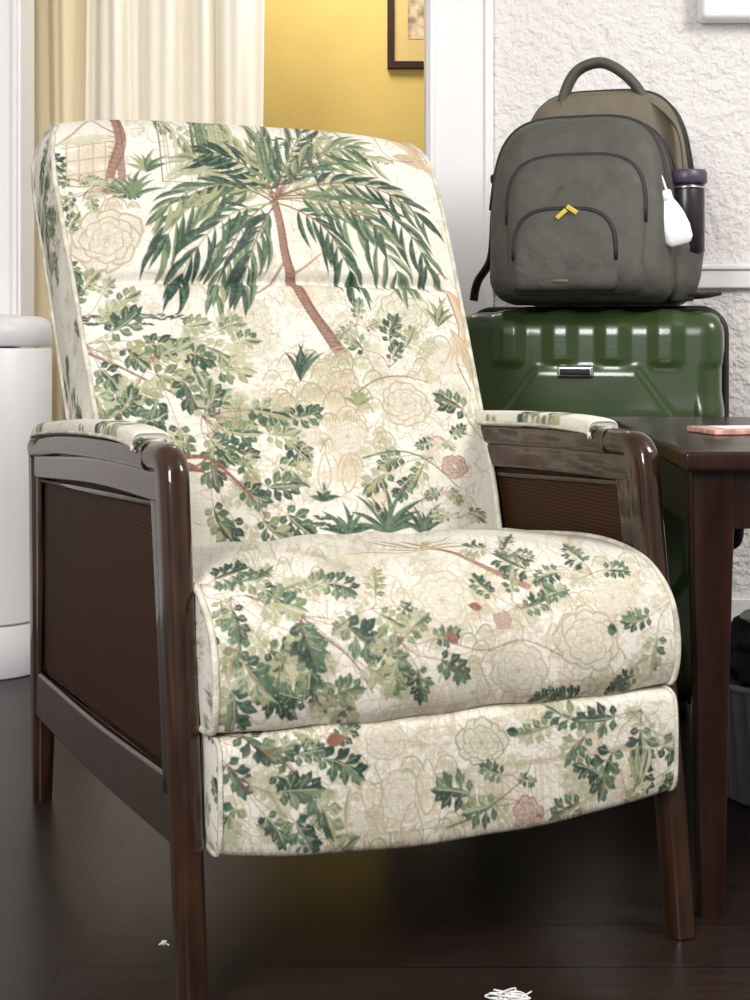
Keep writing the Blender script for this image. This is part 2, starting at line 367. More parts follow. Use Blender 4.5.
def cushion(name,P,arc,wfn,puff,fine,cv,gen,med,parent,ds=.00125,extra=None,pipe_r=.0042):
    L=arc[-1]; t=np.unique(np.concatenate([np.arange(0,fine[0],.006),np.arange(fine[0],fine[1],ds),np.arange(fine[1],L-.002,.006)])); t=t[:-1] if t[-1]>=L else t
    v=np.interp(t,arc,P[:,0]); z=np.interp(t,arc,P[:,1]); e=.004
    ip=lambda q:(np.interp(q%L,arc,P[:,0]),np.interp(q%L,arc,P[:,1]))
    va,za=ip(t-e); vb,zb=ip(t+e); dv,dz=vb-va,zb-za; l=np.hypot(dv,dz); dv/=l; dz/=l
    area=np.sum(P[:-1,0]*P[1:,1]-P[1:,0]*P[:-1,1]); sg=1 if area>0 else -1
    nv,nz=dz*sg,-dv*sg
    w=wfn(t,z); nu=int(2*w.max()/ds); q=np.linspace(-1,1,nu)
    U=w[:,None]*q[None,:]; T=np.repeat(t[:,None],nu,1); d=puff(q[None,:],T,z[:,None])
    VV=v[:,None]+nv[:,None]*d; ZZ=z[:,None]+nz[:,None]*d
    if extra is not None: VV,ZZ=extra(U,VV,ZZ)
    C=cv.sample(U,T); V=np.stack([U,VV,ZZ],-1).reshape(-1,3); C=C.reshape(-1,3)
    Fs=[gridfaces(len(t),nu,0,True,sg<0)]; off=len(V); Vs=[V]; Cs=[C]
    A=np.array(med[0]); B=np.array(med[1]); AB=B-A
    K=14
    for sd in (0,-1):
        ev,ez,eu=VV[:,sd],ZZ[:,sd],U[:,sd]; k=np.clip(((ev-A[0])*AB[0]+(ez-A[1])*AB[1])/(AB@AB),0,1); mv=A[0]+k*AB[0]; mz=A[1]+k*AB[1]
        s=np.linspace(0,1,K)[None,:]; cv_=ev[:,None]*(1-s)+mv[:,None]*s; cz=ez[:,None]*(1-s)+mz[:,None]*s; sgn=-1 if sd==0 else 1
        wm=np.interp(k,np.linspace(0,1,9),[eu[np.argmin(np.abs(k-x))] for x in np.linspace(0,1,9)])
        cu=eu[:,None]*(1-s)+wm[:,None]*s+sgn*.004*np.sin(np.pi/2*s)
        Vs.append(np.stack([cu,cv_,cz],-1).reshape(-1,3)); Cs.append(gen.sample(cv_%.9+.02,(cz*1.0)%1.1).reshape(-1,3)); Fs.append(gridfaces(len(t),K,off,True,(sd==-1)^(sg<0))); off+=len(t)*K
    o=fastmesh(name,np.vstack(Vs),np.vstack(Fs),np.vstack(Cs),M['fabric'],parent)
    idx=[i for i in range(0,len(t),5)]
    for sd in (0,-1):
        g=G(); g.add(*tube([(U[i,sd],VV[i,sd],ZZ[i,sd]) for i in idx],pipe_r,6,closed=True)); g.out('piping',M['pipe'],o)
    return o

# generic print for side boxings and arm pads
gen=Canvas(0,0,1.15,1.15,S=900,k=1/634); gen.T=lambda x,y:(x/634,y/634)
gen.ghost(0,0,720,720,60,26)
for i in range(90):
    x,y=random.uniform(0,720),random.uniform(0,720); gen.cluster(x,y,34,28,6,26,.25)
gen.scribble(0,0,720,720,700); gen.age()

# ------------------------------------------------------------------ ARMCHAIR
chair=empty('recliner_armchair',(OX,OY,0),ANG,'dark wood recliner armchair with cream green botanical print upholstery','armchair')
# backrest
bc=[(.405,.40),(.427,.50),(.4956,.63),(.5965,.82),(.692,.990),(.728,1.048),(.768,1.078),(.815,1.080),(.855,1.050),(.862,.99),(.78,.82),(.68,.60),(.60,.42),(.50,.375)]
BP,Barc=profile(bc)
back=Canvas(-.36,0,.72,.95,S=1150,trace=tracer(BP[:190],Barc[:190]))
b=back
b.ghost(60,130,480,530,40,28); b.ghost(250,290,470,530,30,26)
b.scribble(60,130,480,530,1100); b.scribble(250,300,480,530,800)
for x,y,r in ((100,245,34),(330,400,40),(400,320,30),(400,405,30),(300,300,26),(345,470,30),(180,290,26),(440,160,20),(90,180,30),(270,420,26)): b.wash(x,y,r)
# palm trunk first so that ground and plants overlap its foot
TRK=(.29,.165,.12); TP=[(270,208),(275,236),(281,262),(291,286),(306,312),(322,334),(340,362)]
b.curve(TP,5,TRK,1,12)
b.curve([(q[0]+2.5,q[1]-1) for q in TP],1.8,BR,.95,3.5); b.curve([(q[0]-3-i*.4,q[1]+1.5) for i,q in enumerate(TP)],1.5,BR,.9,2); b.curve([(282,266),(270,285),(258,296),(246,300)],3,TRK,.9,1.5); b.curve([(288,280),(300,275),(316,262)],2.5,TRK,.9,1.2)
TC=catmull(TP,8)
for i in range(8,48):
    q=TC[i]; t=i/48; wv=2.4+3.4*t; b.stroke([(q[0]-wv,q[1]+1),(q[0]+wv*.6,q[1]+2.5)],1.0,(.09,.035,.025),.6)
b.rocks(265,356,370,430,44); b.rocks(60,195,140,215,8); b.rocks(300,420,400,470,16); b.rocks(170,340,240,370,6); b.rocks(380,330,440,400,10); b.rocks(318,362,360,386,10)
b.peony((105,245),36,TAN,PL,.85); b.peony((402,318),28,OL,PL,.7); b.peony((402,408),26,TAN,PL,.85); b.peony((250,318),18,TAN,PL,.6)
b.peony((345,440),20,TAN,PL,.6); b.peony((250,345),20,TAN,PL,.6); b.peony((440,365),16,TAN,PL,.5); b.peony((300,440),18,TAN,PL,.6)
# bird and crane
b.leaf((372,140),(424,172),12,GO,(.58,.45,.28),.1,vein=BR,al=.85); b.leaf((390,160),(436,176),8,GO,TAN,.1,al=.85); b.curve([(372,142),(382,158),(400,165),(428,160)],1.4,BR,.6)
for i in range(7): b.leaf((405,150+i),(430+i,140+i*7),2.2,GO,TN2,al=.8)
b.leaf((440,285),(462,350),8,GO,(.56,.43,.28),.15,al=.9); b.leaf((448,330),(475,392),8,GO,TAN,.1,al=.9); b.curve([(446,296),(458,330),(455,360),(470,392)],1.6,BR,.8); b.curve([(440,292),(434,284),(438,276),(446,280)],2.5,GO,.9)
for i in range(6): b.leaf((455,335),(440+i*8,372-i*2),2.2,GO,TN2,al=.8)
b.plant((436,330),7,34,.8,(MD,OL))
# pagoda
b.wash(90,160,30,TN2,.3)
for yy in (150,164,178): b.stroke([(62,yy),(116,yy-4)],1.5,OL,.8)
for xx in (66,78,92,104): b.stroke([(xx,146),(xx,180)],1.5,TAN,.9)
b.curve([(56,146),(70,138),(88,126),(104,134),(120,142)],2.8,TAN,.95); b.curve([(50,182),(85,190),(128,180)],2,OL,.9)
b.leaf((56,145),(119,141),6,TN2,PL,al=.7); b.cluster(78,184,26,4,5,14,.6)
b.ground(75,318,185,322,48); b.ground(70,322,150,330,28); b.ground(256,145,292,149,14); b.ground(258,151,286,153,8); b.ground(360,162,390,168,12); b.ground(295,526,342,532,26); b.ground(310,519,330,521,10)
# corner tree
b.curve([(110,118),(120,140),(112,165),(106,196)],6,TRK,.9,10); b.curve([(114,120),(124,146),(114,175)],2,BR,.8); b.curve([(107,120),(116,142),(106,175)],1.6,BR,.8)
for i in range(14): b.stroke([(107,126+i*5),(118,129+i*5)],1,(.12,.05,.035),.6)
b.cluster(185,130,34,12,7,26,.6,src=(150,122)); b.cluster(46,165,8,40,8,24,.2,src=(40,150)); b.cluster(85,196,60,6,7,18,.6)
b.plant((130,205),9,34,1.2,(MD,LG)); b.cluster(62,260,10,36,6,22,.25); b.cluster(225,124,25,6,4,18,.6); b.plant((145,178),7,26,1.2,(MD,OL))
# palm crown
O_=[(OL,PL,LG),(SG,PL,OL)]; D_=[(DK,DK2,DK),(MD,LG,DK2)]; M_=[(MD,DK2,LG),(LG,OL,MD)]; D2=[(DK,DK2,MD),(DK,DK,MD)]
for tip,ct,o in (((180,166),(222,160),1),((226,146),(252,168),1),((322,136),(290,158),1),((368,163),(318,145),1),((402,204),(340,168),1),((195,212),(236,188),1),((348,196),(312,182),1),
  ((157,256),(200,172),0),((158,222),(210,165),2),((206,158),(245,160),3),((256,138),(262,175),2),((298,142),(280,172),0),((350,154),(300,152),2),((420,224),(362,165),3),((424,268),(382,188),0),((400,286),(352,208),2),
  ((350,284),(322,222),3),((214,296),(228,228),2),((176,288),(208,212),3),((376,240),(332,196),2),((240,290),(250,235),0)):
    cr=(271+random.uniform(-3,3),208+random.uniform(-5,5)); b.frond(cr,ct,tip,29 if o!=1 else 26,(D_,O_,M_,D2)[o],10,2.8)
# left foliage
b.cluster(95,305,30,14,6,24,.6,src=(70,320))
b.curve([(70,345),(120,370),(190,410),(240,470),(262,520)],3,BR,.8,1.5)
b.cluster(200,350,42,20,8,32,.85,src=(165,345)); b.cluster(112,365,44,36,13,35,.15,src=(85,345)); b.cluster(178,390,52,42,14,37,.25,src=(150,360)); 
b.cluster(205,440,30,22,6,34,.6); b.cluster(250,440,50,36,13,37,.3,src=(200,420)); b.cluster(250,508,42,22,8,37,.1,src=(210,470)); b.cluster(120,420,38,10,5,30,.1)
b.curve([(170,462),(205,462),(235,485),(252,505)],5,BR,.9,2); b.curve([(160,452),(190,470),(205,462)],3,BR,.9,2); b.leaf((160,470),(205,478),5,RU,BR,.1)
# right sprigs
b.cluster(388,356,30,14,7,27,.15,src=(385,372)); b.curve([(350,400),(372,385),(400,380),(425,385)],2,BR,.8,1)
b.cluster(352,332,18,10,4,18,.4); b.cluster(465,410,10,16,5,30,.2,src=(482,440)); b.cluster(438,440,14,8,3,18,.3)
b.cluster(405,470,22,15,6,30,.3,src=(430,462)); b.curve([(360,462),(395,455),(430,468),(455,490)],2,MD,.9,1)
b.flower((452,469),14); b.cluster(440,490,14,6,3,18,.6)
b.plant((298,385),7,36,.6); b.plant((385,536),11,50,1.35,(DK,MD)); b.plant((345,540),7,36,1.2,(DK,MD)); b.plant((420,536),6,34,1.1); b.plant((320,505),4,18); b.plant((355,410),5,20,1,(LG,OL))
b.cluster(455,515,20,6,3,22,.6)
for x,y in ((300,470),(320,480),(345,480),(375,500)): b.curve([(x,y-22),(x-6,y),(x,y+16),(x+8,y),(x+2,y-22)],1.6,TAN,.8); b.wash(x,y,9)
b.age()
w_b=lambda t,z: np.interp(z,[.40,.62,.98,1.03,1.06,1.085],[.286,.302,.323,.322,.316,.300])
ts=float(np.interp(.825,BP[:200,1],Barc[:200]))
def puff_b(q,T,Z):
    d=.015*(1-np.abs(q)**4)
    fr=np.clip((.80-T)/.1,0,1); f2=np.clip((.66-T)/.12,0,1)
    d=d-fr*(.015*np.exp(-((T-ts)/.009)**2)*(1-np.abs(q)**12)) + fr*.014*np.exp(-((T-ts-.09)/.07)**2)*(1-q**4)
    d=d+f2*(.0020*np.sin(q*9+T*14)*(1-q**4)+.0014*np.sin(q*23-T*31)*(1-q**4))
    return d
backrest=cushion('backrest',BP,Barc,w_b,puff_b,(0,.80),back,gen,((.50,.45),(.78,1.01)),chair,ds=.00115)
# seat
sc_=[(.47,.440),(.32,.460),(.17,.474),(.08,.472),(.02,.458),(-.024,.424),(-.040,.376),(-.034,.330),(-.01,.315),(.10,.310),(.30,.310),(.46,.315),(.49,.37)]
SP,Sarc=profile(sc_)
seat=Canvas(-.33,0,.66,.72,S=1200,trace=tracer(SP[:200],Sarc[:200]),k=1/850)
s=seat
s.ghost(190,545,690,720,45,38)
s.scribble(190,540,680,720,2000,L=18)
for x,y,r in ((440,605,40),(585,640,40),(515,668,36),(480,590,34),(350,580,40),(620,600,30),(420,700,30),(560,700,26)): s.wash(x,y,r)
s.rocks(400,590,520,680,34); s.rocks(520,600,640,700,20); s.rocks(240,556,360,585,10); s.rocks(480,560,640,600,14)
s.peony((440,605),32,TAN,PL,.65); s.peony((585,640),34,TAN,PL,.9); s.peony((515,668),30,TAN,PL,.7); s.peony((470,690),22,TAN,PL,.6); s.peony((350,590),22,TAN,PL,.6); s.peony((610,600),20,TAN,PL,.6)
s.curve([(400,548),(450,560),(480,572),(525,590)],4,TRK,.9,9); s.curve([(370,548),(430,556),(460,562)],3,BR,.8,2)
for t_ in ((375,552),(430,545),(470,550),(340,560),(500,556),(355,546),(450,544)): s.leaf((420,556),t_,3,GO,OL)
s.cluster(565,574,48,8,9,32,.2,src=(590,578)); s.cluster(655,634,16,22,6,34,.25,src=(672,600)); s.cluster(575,690,30,8,5,30,.1); s.cluster(500,560,24,5,4,22,.5); s.cluster(636,668,12,8,3,28,.1)
s.cluster(300,590,46,12,8,32,.85,src=(250,595)); s.cluster(230,592,32,12,6,34,.2,src=(200,585))
s.curve([(245,600),(290,620),(345,655),(370,690)],3,BR,.8,1.5)
s.cluster(370,612,30,12,5,28,.7); s.cluster(250,628,44,32,12,44,.15,src=(230,600)); s.cluster(330,650,46,40,13,44,.3,src=(300,620)); s.cluster(240,685,32,24,7,44,.12,src=(225,650)); s.cluster(415,650,28,24,8,34,.2,src=(395,640))
s.cluster(312,700,24,10,4,38,.1)
s.cluster(515,600,30,10,5,28,.15,src=(520,610)); s.flower((500,622),10); s.leaf((456,640),(440,637),5,RU,BR); s.leaf((478,612),(464,610),4,RU,BR)
s.leaf((604,628),(614,632),6,MD,DK); s.leaf((540,588),(556,596),6,MD,LG); s.curve([(440,640),(480,650),(520,640),(560,655)],1.6,BR,.6)
for x,y in ((480,690),(505,700),(395,600),(550,640)): s.curve([(x,y-16),(x-6,y),(x,y+12),(x+8,y),(x+2,y-16)],1.7,TAN,.7); s.wash(x,y,9)
s.age()
w_s=lambda t,z: np.full_like(t,.294)
def puff_s(q,T,Z):
    up=np.clip((.66-T)/.05,0,1)*np.clip(T/.03,0,1)
    return up*(.008*(1-np.abs(q)**6)+.0026*np.sin(q*7+T*16)*(1-q**4)+.0018*np.sin(q*17-T*37)*(1-q**4))
seat_o=cushion('seat_cushion',SP,Sarc,w_s,puff_s,(.0,.66),seat,gen,((.10,.385),(.40,.38)),chair,ds=.0011)
# footrest
fc=[(.020,.306),(-.010,.311),(-.032,.308),(-.041,.294),(-.043,.24),(-.041,.205),(-.034,.190),(-.015,.186),(.008,.190),(.020,.21),(.022,.26)]
FP,Farc=profile(fc)
foot=Canvas(-.33,0,.66,.36,S=1300,trace=tracer(FP[:230],Farc[:230]),k=1/900)
f=foot
f.ghost(205,700,670,860,24,40)
f.scribble(205,700,670,860,1900,L=18)
for x,y,r in ((480,742,30),(385,745,30),(410,790,34),(370,820,26),(590,740,24)): f.wash(x,y,r)
f.rocks(350,760,460,840,18)
f.peony((480,742),27,OL,PL,1); f.peony((385,740),22,TAN,PL,.7); f.peony((400,790),24,TAN,PL,.7); f.peony((350,815),18,TAN,PL,.6)
for x,y in ((370,790),(425,785),(590,735),(410,820)): f.curve([(x,y-26),(x-10,y-5),(x,y+18),(x+12,y-2),(x+3,y-26)],2,TAN,.8); f.wash(x,y,10)
f.curve([(210,735),(260,745),(310,790),(335,840)],3,BR,.8,1.5)
f.cluster(300,830,30,8,4,30,.6); f.cluster(238,752,28,18,7,42,.1,src=(205,735)); f.cluster(300,770,40,28,10,42,.25,src=(265,750)); f.cluster(262,806,38,18,6,42,.12,src=(240,780))
f.cluster(330,742,18,8,3,26,.2); f.leaf((325,742),(345,738),6,RU,BR)
f.cluster(490,795,26,16,7,36,.3,src=(520,790)); f.curve([(445,812),(480,800),(520,775),(530,760)],2,MD,.9,1)
f.cluster(512,770,20,6,4,22,.2); f.leaf((505,730),(522,734),5,MD,DK); f.flower((526,800),16)
f.cluster(560,725,28,12,6,38,.7,src=(600,715)); f.cluster(622,738,46,26,12,40,.15,src=(640,710)); f.cluster(598,782,40,12,6,38,.15,src=(620,765)); f.cluster(655,775,10,14,4,34,.3)
f.age()
w_f=lambda t,z: np.full_like(t,.290)
def ex_f(U,V,Z):
    k=np.clip((.26-Z)/.07,0,1); return V,Z-k*.020*(1-(U/.29)**2)
foot_o=cushion('footrest',FP,Farc,w_f,lambda q,T,Z:.003*(1-np.abs(q)**6)+.0008*np.sin(q*11+T*20)*(1-q**4),(.02,.22),foot,gen,((-.010,.22),(-.010,.275)),chair,ds=.0011,extra=ex_f,pipe_r=.003)

# wooden frame
def leg_loft(path,u,wd,dp,rr=.010,k=6):
    R=[]
    P=catmull(path,k)
    for i,(v,z) in enumerate(P):
        a=P[min(i+1,len(P)-1)]-P[max(i-1,0)]; a=a/np.linalg.norm(a); kk=i/(len(P)-1)
        w=np.interp(kk,np.linspace(0,1,len(wd)),wd); d=np.interp(kk,np.linspace(0,1,len(dp)),dp)
        nrm=np.array([a[1],-a[0]])
        ring=rrect(0,0,0,w,d,min(rr,w*.45,d*.45),k=7)
        R.append([(u+x,v+nrm[0]*y,z+nrm[1]*y) for x,y,_ in ring])
    return rings(R)
for sd in (-1,1):
    u=.3130*sd
    g=G(); g.add(*leg_loft([(-.018,0),(.000,.14),(.028,.34),(.052,.50),(.061,.572),(.066,.592),(.080,.603),(.105,.605),(.15,.604)],u,[.032,.034,.035,.036,.038],[.038,.043,.045,.042,.036,.034],.017)); g.out('leg',M['wood'],chair,auto=50)
    g=G(); g.add(*leg_loft([(.845,0),(.838,.12),(.838,.30),(.845,.552)],u,[.030,.036,.040],[.036,.050,.046],.013)); g.out('leg',M['wood'],chair,auto=50)
    g=G(); g.add(*leg_loft([(.13,.604),(.4,.598),(.65,.586),(.84,.568),(.868,.563)],u,[.038,.038,.038],[.034,.034,.032],.010)); g.out('armrest',M['wood'],chair,auto=50)
    g=G(); g.add(*leg_loft([(.02,.225),(.4,.195),(.83,.175)],u,[.030]*3,[.075]*3,.006))
    g.add(*leg_loft([(.06,.574),(.4,.566),(.84,.536)],u,[.034]*3,[.036]*3,.006))
    g.add(*leg_loft([(.035,.24),(.060,.40),(.090,.56)],u,[.030]*3,[.036]*3,.006)); g.add(*leg_loft([(.810,.20),(.815,.54)],u,[.030]*3,[.03]*3,.006)); g.out('side_rail',M['wood'],chair,auto=50)
    pts=[(.05,.25),(.09,.56),(.82,.54),(.82,.19)]
    g=G(); g.add([(u+x,v,z) for x in (-.006,.006) for v,z in pts],[[0,1,2,3],[4,7,6,5],[0,4,5,1],[1,5,6,2],[2,6,7,3],[3,7,4,0]]); pn=g.out('side_panel',M['panel'],chair,smooth=False)
    for x in (-.008,.008):
        g=G(); g.add(*tube([(u+x,v,z) for v,z in ((.064,.262),(.102,.552),(.792,.518),(.792,.218))],.0045,6,closed=True)); g.out('panel_molding',M['wood'],pn)
    # arm pad
    N=260; Mq=60; P=catmull([(.160,.614),(.170,.622),(.3,.624),(.55,.615),(.78,.598),(.815,.588),(.822,.580)],40); tt=np.linspace(0,1,N); pv=np.interp(tt,np.linspace(0,1,len(P)),P[:,0]); pz=np.interp(tt,np.linspace(0,1,len(P)),P[:,1])
    endk=np.clip(np.minimum(tt/.05,(1-tt)/.05),0,1)**.5
    th=np.linspace(0,2*np.pi,Mq); hw=.0230*(.75+.25*endk); ht=.012*(.25+.75*endk)
    cx=np.sign(np.cos(th))*np.abs(np.cos(th))**.5; sx=np.sign(np.sin(th))*np.abs(np.sin(th))**.8
    V=np.stack([u+hw[:,None]*cx[None,:],np.repeat(pv[:,None],Mq,1),pz[:,None]+ht[:,None]*sx[None,:]],-1)
    C=gen.sample(.3+.02*np.cos(th)[None,:]+tt[:,None]*0,.15+.7*tt[:,None]+th[None,:]*0)
    pad=fastmesh('arm_pad',V.reshape(-1,3),gridfaces(N,Mq,0),C.reshape(-1,3),M['fabric'],chair)
    g=G(); g.add(*tube([(u+.0230*sd2,v,z-.006) for sd2,v,z in [(-1,a,b_) for a,b_ in zip(pv[8:-8:8],pz[8:-8:8])]+[(1,a,b_) for a,b_ in zip(pv[8:-8:8][::-1],pz[8:-8:8][::-1])]],.0026,6,closed=True)); g.out('piping',M['pipe'],pad)
g=G(); g.add(*box(-.290,.290,.06,.50,.235,.309)); g.add(*box(-.290,.290,.50,.80,.25,.30)); g.out('seat_frame',M['black'],chair,smooth=False)
g=G(); g.add(*box(-.26,-.245,.03,.30,.20,.25)); g.add(*box(.245,.26,.03,.30,.20,.25)); g.add(*box(-.26,.26,.30,.33,.20,.235)); g.out('recline_mechanism',M['dark'],chair,smooth=False)

# ------------------------------------------------------------------ SIDE TABLE
tab=empty('side_table',(.388,1.83,0),math.radians(-2.5),'dark cherry wood side table beside the armchair','table')
TW,TD=.56,.84
g=G(); g.add(*roundbox(TW,TD,.026,.006,4,(TW/2,TD/2,.587))); g.out('tabletop',M['table'],tab,auto=40)
g=G()
for a in (box(.03,TW-.03,.028,.046,.50,.574),box(.03,TW-.03,TD-.046,TD-.028,.50,.574),box(.018,.036,.05,TD-.05,.50,.574),box(TW-.036,TW-.018,.05,TD-.05,.50,.574)): g.add(*a)
g.out('apron',M['table'],tab,smooth=False)
for x,y in ((.042,.052),(TW-.034,.052),(.042,TD-.04),(TW-.034,TD-.04)):
    g=G(); g.add(*rings([rrect(x,y,z,w,w,.004,k=2) for z,w in ((0,.032),(.30,.042),(.50,.052),(.574,.054))])); g.out('leg',M['table'],tab,auto=40)
g=G(); g.add(*roundbox(.16,.10,.008,.002,2)); cd=g.out('greeting_card',M['pinkpaper'],None,auto=40); cd.location=(.565,2.20,.6045); cd.rotation_euler=(0,0,math.radians(12)); cd['label']='pink and white patterned card pack lying on the table'; cd['category']='card'
g=G(); g.add(*box(-.055,.055,-.03,.03,.0042,.0050)); g.out('card_label',M['thread'],cd,smooth=False)

# basket under table
bk=empty('storage_basket',(.715,2.38,0),0,'grey ribbed storage basket on the floor under the table','basket')
R=[]
for z,r in ((0,.125),(.004,.13),(.18,.148),(.185,.152),(.19,.150),(.186,.143),(.02,.122),(.02,.02)):
    R.append([((r+(.0025*math.cos(36*2*math.pi*j/216) if .003<z<.183 and r>.123 else 0))*math.cos(2*math.pi*j/216)*1.15,(r+(.0025*math.cos(36*2*math.pi*j/216) if .003<z<.183 and r>.123 else 0))*math.sin(2*math.pi*j/216),z) for j in range(216)])
g=G(); g.add(*rings(R)); g.out('basket_body',M['basket'],bk,auto=50)
g=G(); g.add(*tube([(.152*1.15*math.cos(a),.152*math.sin(a),.19) for a in np.linspace(0,2*math.pi,40)[:-1]],.006,8,closed=True)); g.out('rim',M['basket'],bk)
def lump(name,c,s,m_,seed,label,cat,amp=.12,fq=3.2,boxy=1):
    bm=bmesh.new(); bmesh.ops.create_icosphere(bm,subdivisions=5,radius=1)
    rg=np.random.RandomState(seed); ks=rg.randn(12,3)*fq; ph=rg.rand(12)*6
    for v in bm.verts:
        p=np.array(v.co); d=sum(abs(math.sin(float(k@p)+q))-.5 for k,q in zip(ks,ph))/12
        p=np.sign(p)*np.abs(p)**boxy; q=p*(1+amp*3*d); v.co=(q[0]*s[0],q[1]*s[1],q[2]*s[2])
    me=bpy.data.meshes.new(name); bm.to_mesh(me); bm.free(); o=finish(name,me,m_); o.location=c; o['label']=label; o['category']=cat; return o
lump('folded_jacket',(.714,2.38,.228),(.128,.100,.060),M['cloth'],3,'dark crumpled jacket stuffed into the grey basket','jacket',.25,4,.75)
lump('white_cloth',(.632,2.345,.296),(.040,.022,.012),M['thread'],8,'small white cloth tucked on the dark jacket','cloth',.2)

# ------------------------------------------------------------------ SUITCASE
su=empty('suitcase',(.441,2.955,0),math.radians(-14),'large dark green hard shell suitcase standing upright','suitcase')
SW,SD,SH=.510,.26,.745; zc=.05+SH/2
def tri(x): x=x%1.0; return min(1,max(0,(abs(x-.5)*2-.30)*2.2))
def ribs(q,n):
    x,y,z=q; d=0
    if abs(n[2])>.5: return .005*tri(x/.101+.5)
    if abs(n[1])>.25:
        top=max(0,min(1,(abs(z)-.262)/.015)); 
        d+=.0055*tri(x/.101+.5)*top
        e=abs(x)/.20; k=max(e,abs(z)/.27,(e+abs(z)/.27)/1.5)
        d+=.007*min(1,max(0,(1.0-k)*16))*abs(n[1])
        side=max(0,min(1,(abs(x)-.205)/.01)); d+=.005*tri(z/.16)*side*(1-top)
    else: d+=.005*tri(z/.16)
    return d
V0,F0=roundbox(SW,SD,SH,.042,110,(0,0,zc),ribs)
gf,gb=G(),G()
for tgt,test in ((gf,lambda y:y<.045),(gb,lambda y:y>=.045)):
    FF=[f_ for f_ in F0 if test(sum(V0[i][1] for i in f_)/4)]; used=sorted({i for f_ in FF for i in f_}); mpp={i:k for k,i in enumerate(used)}
    tgt.add([V0[i] for i in used],[[mpp[i] for i in f_] for f_ in FF])
gf.out('shell',M['green'],su); gb.out('rear_shell',M['shellgrey'],su,label='grey rear shell')
def ringxz(w,h,r,y,k=8): return [(x,y,z+zc) for x,z,_ in rrect(0,0,0,w,h,r,k=k)]
g=G(); g.add(*tube(ringxz(SW+.012,SH+.014,.05,.045),.0075,8,closed=True)); g.out('zipper',M['zip'],su)
g=G(); g.add(*tube(ringxz(SW+.010,SH+.012,.05,.082),.005,8,closed=True)); g.out('zipper',M['zip'],su)
g=G(); g.add(*roundbox(.070,.010,.024,.0045,4,(-.020,-.140,.678))); bd=g.out('badge',M['chrome'],su)
g=G(); g.add(*roundbox(.058,.006,.013,.002,3,(-.020,-.1445,.678))); g.out('badge_plate',M['dark'],bd)
g=G(); g.add(*tube(catmull([(SW/2+.004,0,.33),(SW/2+.03,0,.345),(SW/2+.034,0,.42),(SW/2+.03,0,.495),(SW/2+.004,0,.51)],6),.010,8,flat=1.6)); g.out('handle',M['dark'],su)
for x in (-.18,.18):
    for y in (-.075,.075):
        V0,F0=lathe([(.004,-.012),(.022,-.012),(.026,-.008),(.026,.008),(.022,.012),(.004,.012)],24)
        g=G(); g.add([(x+vz,y+vx,.026+vy) for vx,vy,vz in V0],F0)
        g.add(*box(x-.018,x+.018,y-.012,y+.012,.035,.062)); g.out('wheel',M['dark'],su,auto=40)

# ------------------------------------------------------------------ BACKPACK
BX,BY,BZ,BR_=.432,2.955,.812,math.radians(-17)
bp=empty('backpack',(BX,BY,BZ),BR_,'grey nylon backpack standing on the green suitcase','backpack')
def arch(w,h,rb=.035,p=.72,z0=.5,n=40,z_=0,top=1.0):
    out=[]
    hz=h*z0
    for i in range(n+1):
        a=math.pi*i/n; c,s_=math.cos(a),math.sin(a)
        z=hz+(h-hz)*abs(s_)**p; x=w/2*math.copysign(abs(c)**p,c)*(1-(1-top)*(z-hz)/(h-hz)); out.append((x,z+z_))
    for k in range(7):
        a=math.pi+math.pi/2*k/6; out.append((-w/2+rb+rb*math.cos(a)+.0,rb+rb*math.sin(a)+z_))
    for k in range(7):
        a=1.5*math.pi+math.pi/2*k/6; out.append((w/2-rb+rb*math.cos(a),rb+rb*math.sin(a)+z_))
    return out
def cen(outl): return sum(p[0] for p in outl)/len(outl),sum(p[1] for p in outl)/len(outl)
def pillow(outl,y0,d,bulge=.12,tb=0):
    cx,cz=cen(outl); R=[]
    for sc,yy in ((.2,0),(.97,0),(1,.08),(1.01,.35),(1,.62),(.975,.80),(.93,.92),(.86,.99),(.7,1+bulge*.5),(.4,1+bulge),(.1,1+bulge*1.1)):
        R.append([(cx+(x-cx)*sc,y0-d*yy-tb*(cz*2-z)*yy,cz+(z-cz)*sc) for x,z in outl])
    return rings(R)
def seam(outl,y0,d,tb,r,sc,yy,n0=0,n1=41):
    cx,cz=cen(outl); return tube([(cx+(x-cx)*sc,y0-d*yy-tb*(cz*2-z)*yy,cz+(z-cz)*sc) for x,z in outl[n0:n1]],r,6)
AR=arch(.355,.440,.04,.50,.55,top=.86); g=G(); g.add(*pillow([(x+.022,z) for x,z in AR],.165,.165,.02)); rear=g.out('rear_compartment',M['pack2'],bp)
g=G(); g.add(*seam([(x+.022,z) for x,z in AR],.165,.165,0,.004,1.005,.62)); g.out('zipper',M['zip'],rear)
g=G(); g.add(*seam([(x+.022,z) for x,z in AR],.165,.165,0,.004,1.015,.30)); g.out('zipper',M['zip'],rear)
A1=arch(.355,.366,.045,.52,.50,top=.90); g=G(); g.add(*pillow(A1,.03,.165,.05,.10)); main=g.out('main_compartment',M['pack'],bp)
for sc,yy in ((.975,.80),(1.012,.35)):
    g=G(); g.add(*seam(A1,.03,.165,.10,.0048,sc,yy)); g.out('zipper',M['zip'],main)
yf=-.128
A2=[(x+.002,z) for x,z in arch(.275,.272,.03,.56,.5,z_=.014)]; g=G(); g.add(*pillow(A2,yf+.030,.075,.06,.08)); fp=g.out('front_pocket',M['pack'],bp)
g=G(); g.add(*seam(A2,yf+.030,.075,.08,.0042,.965,.83)); g.out('zipper',M['zip'],fp)
A3=[(x-.014,z) for x,z in arch(.205,.158,.02,.62,.35,z_=.022)]; g=G(); g.add(*pillow(A3,-.174,.034,.05,.02)); sp=g.out('small_pocket',M['pack'],bp)
g=G(); g.add(*seam(A3,-.174,.034,.02,.0042,.95,.88)); g.out('zipper',M['zip'],sp)
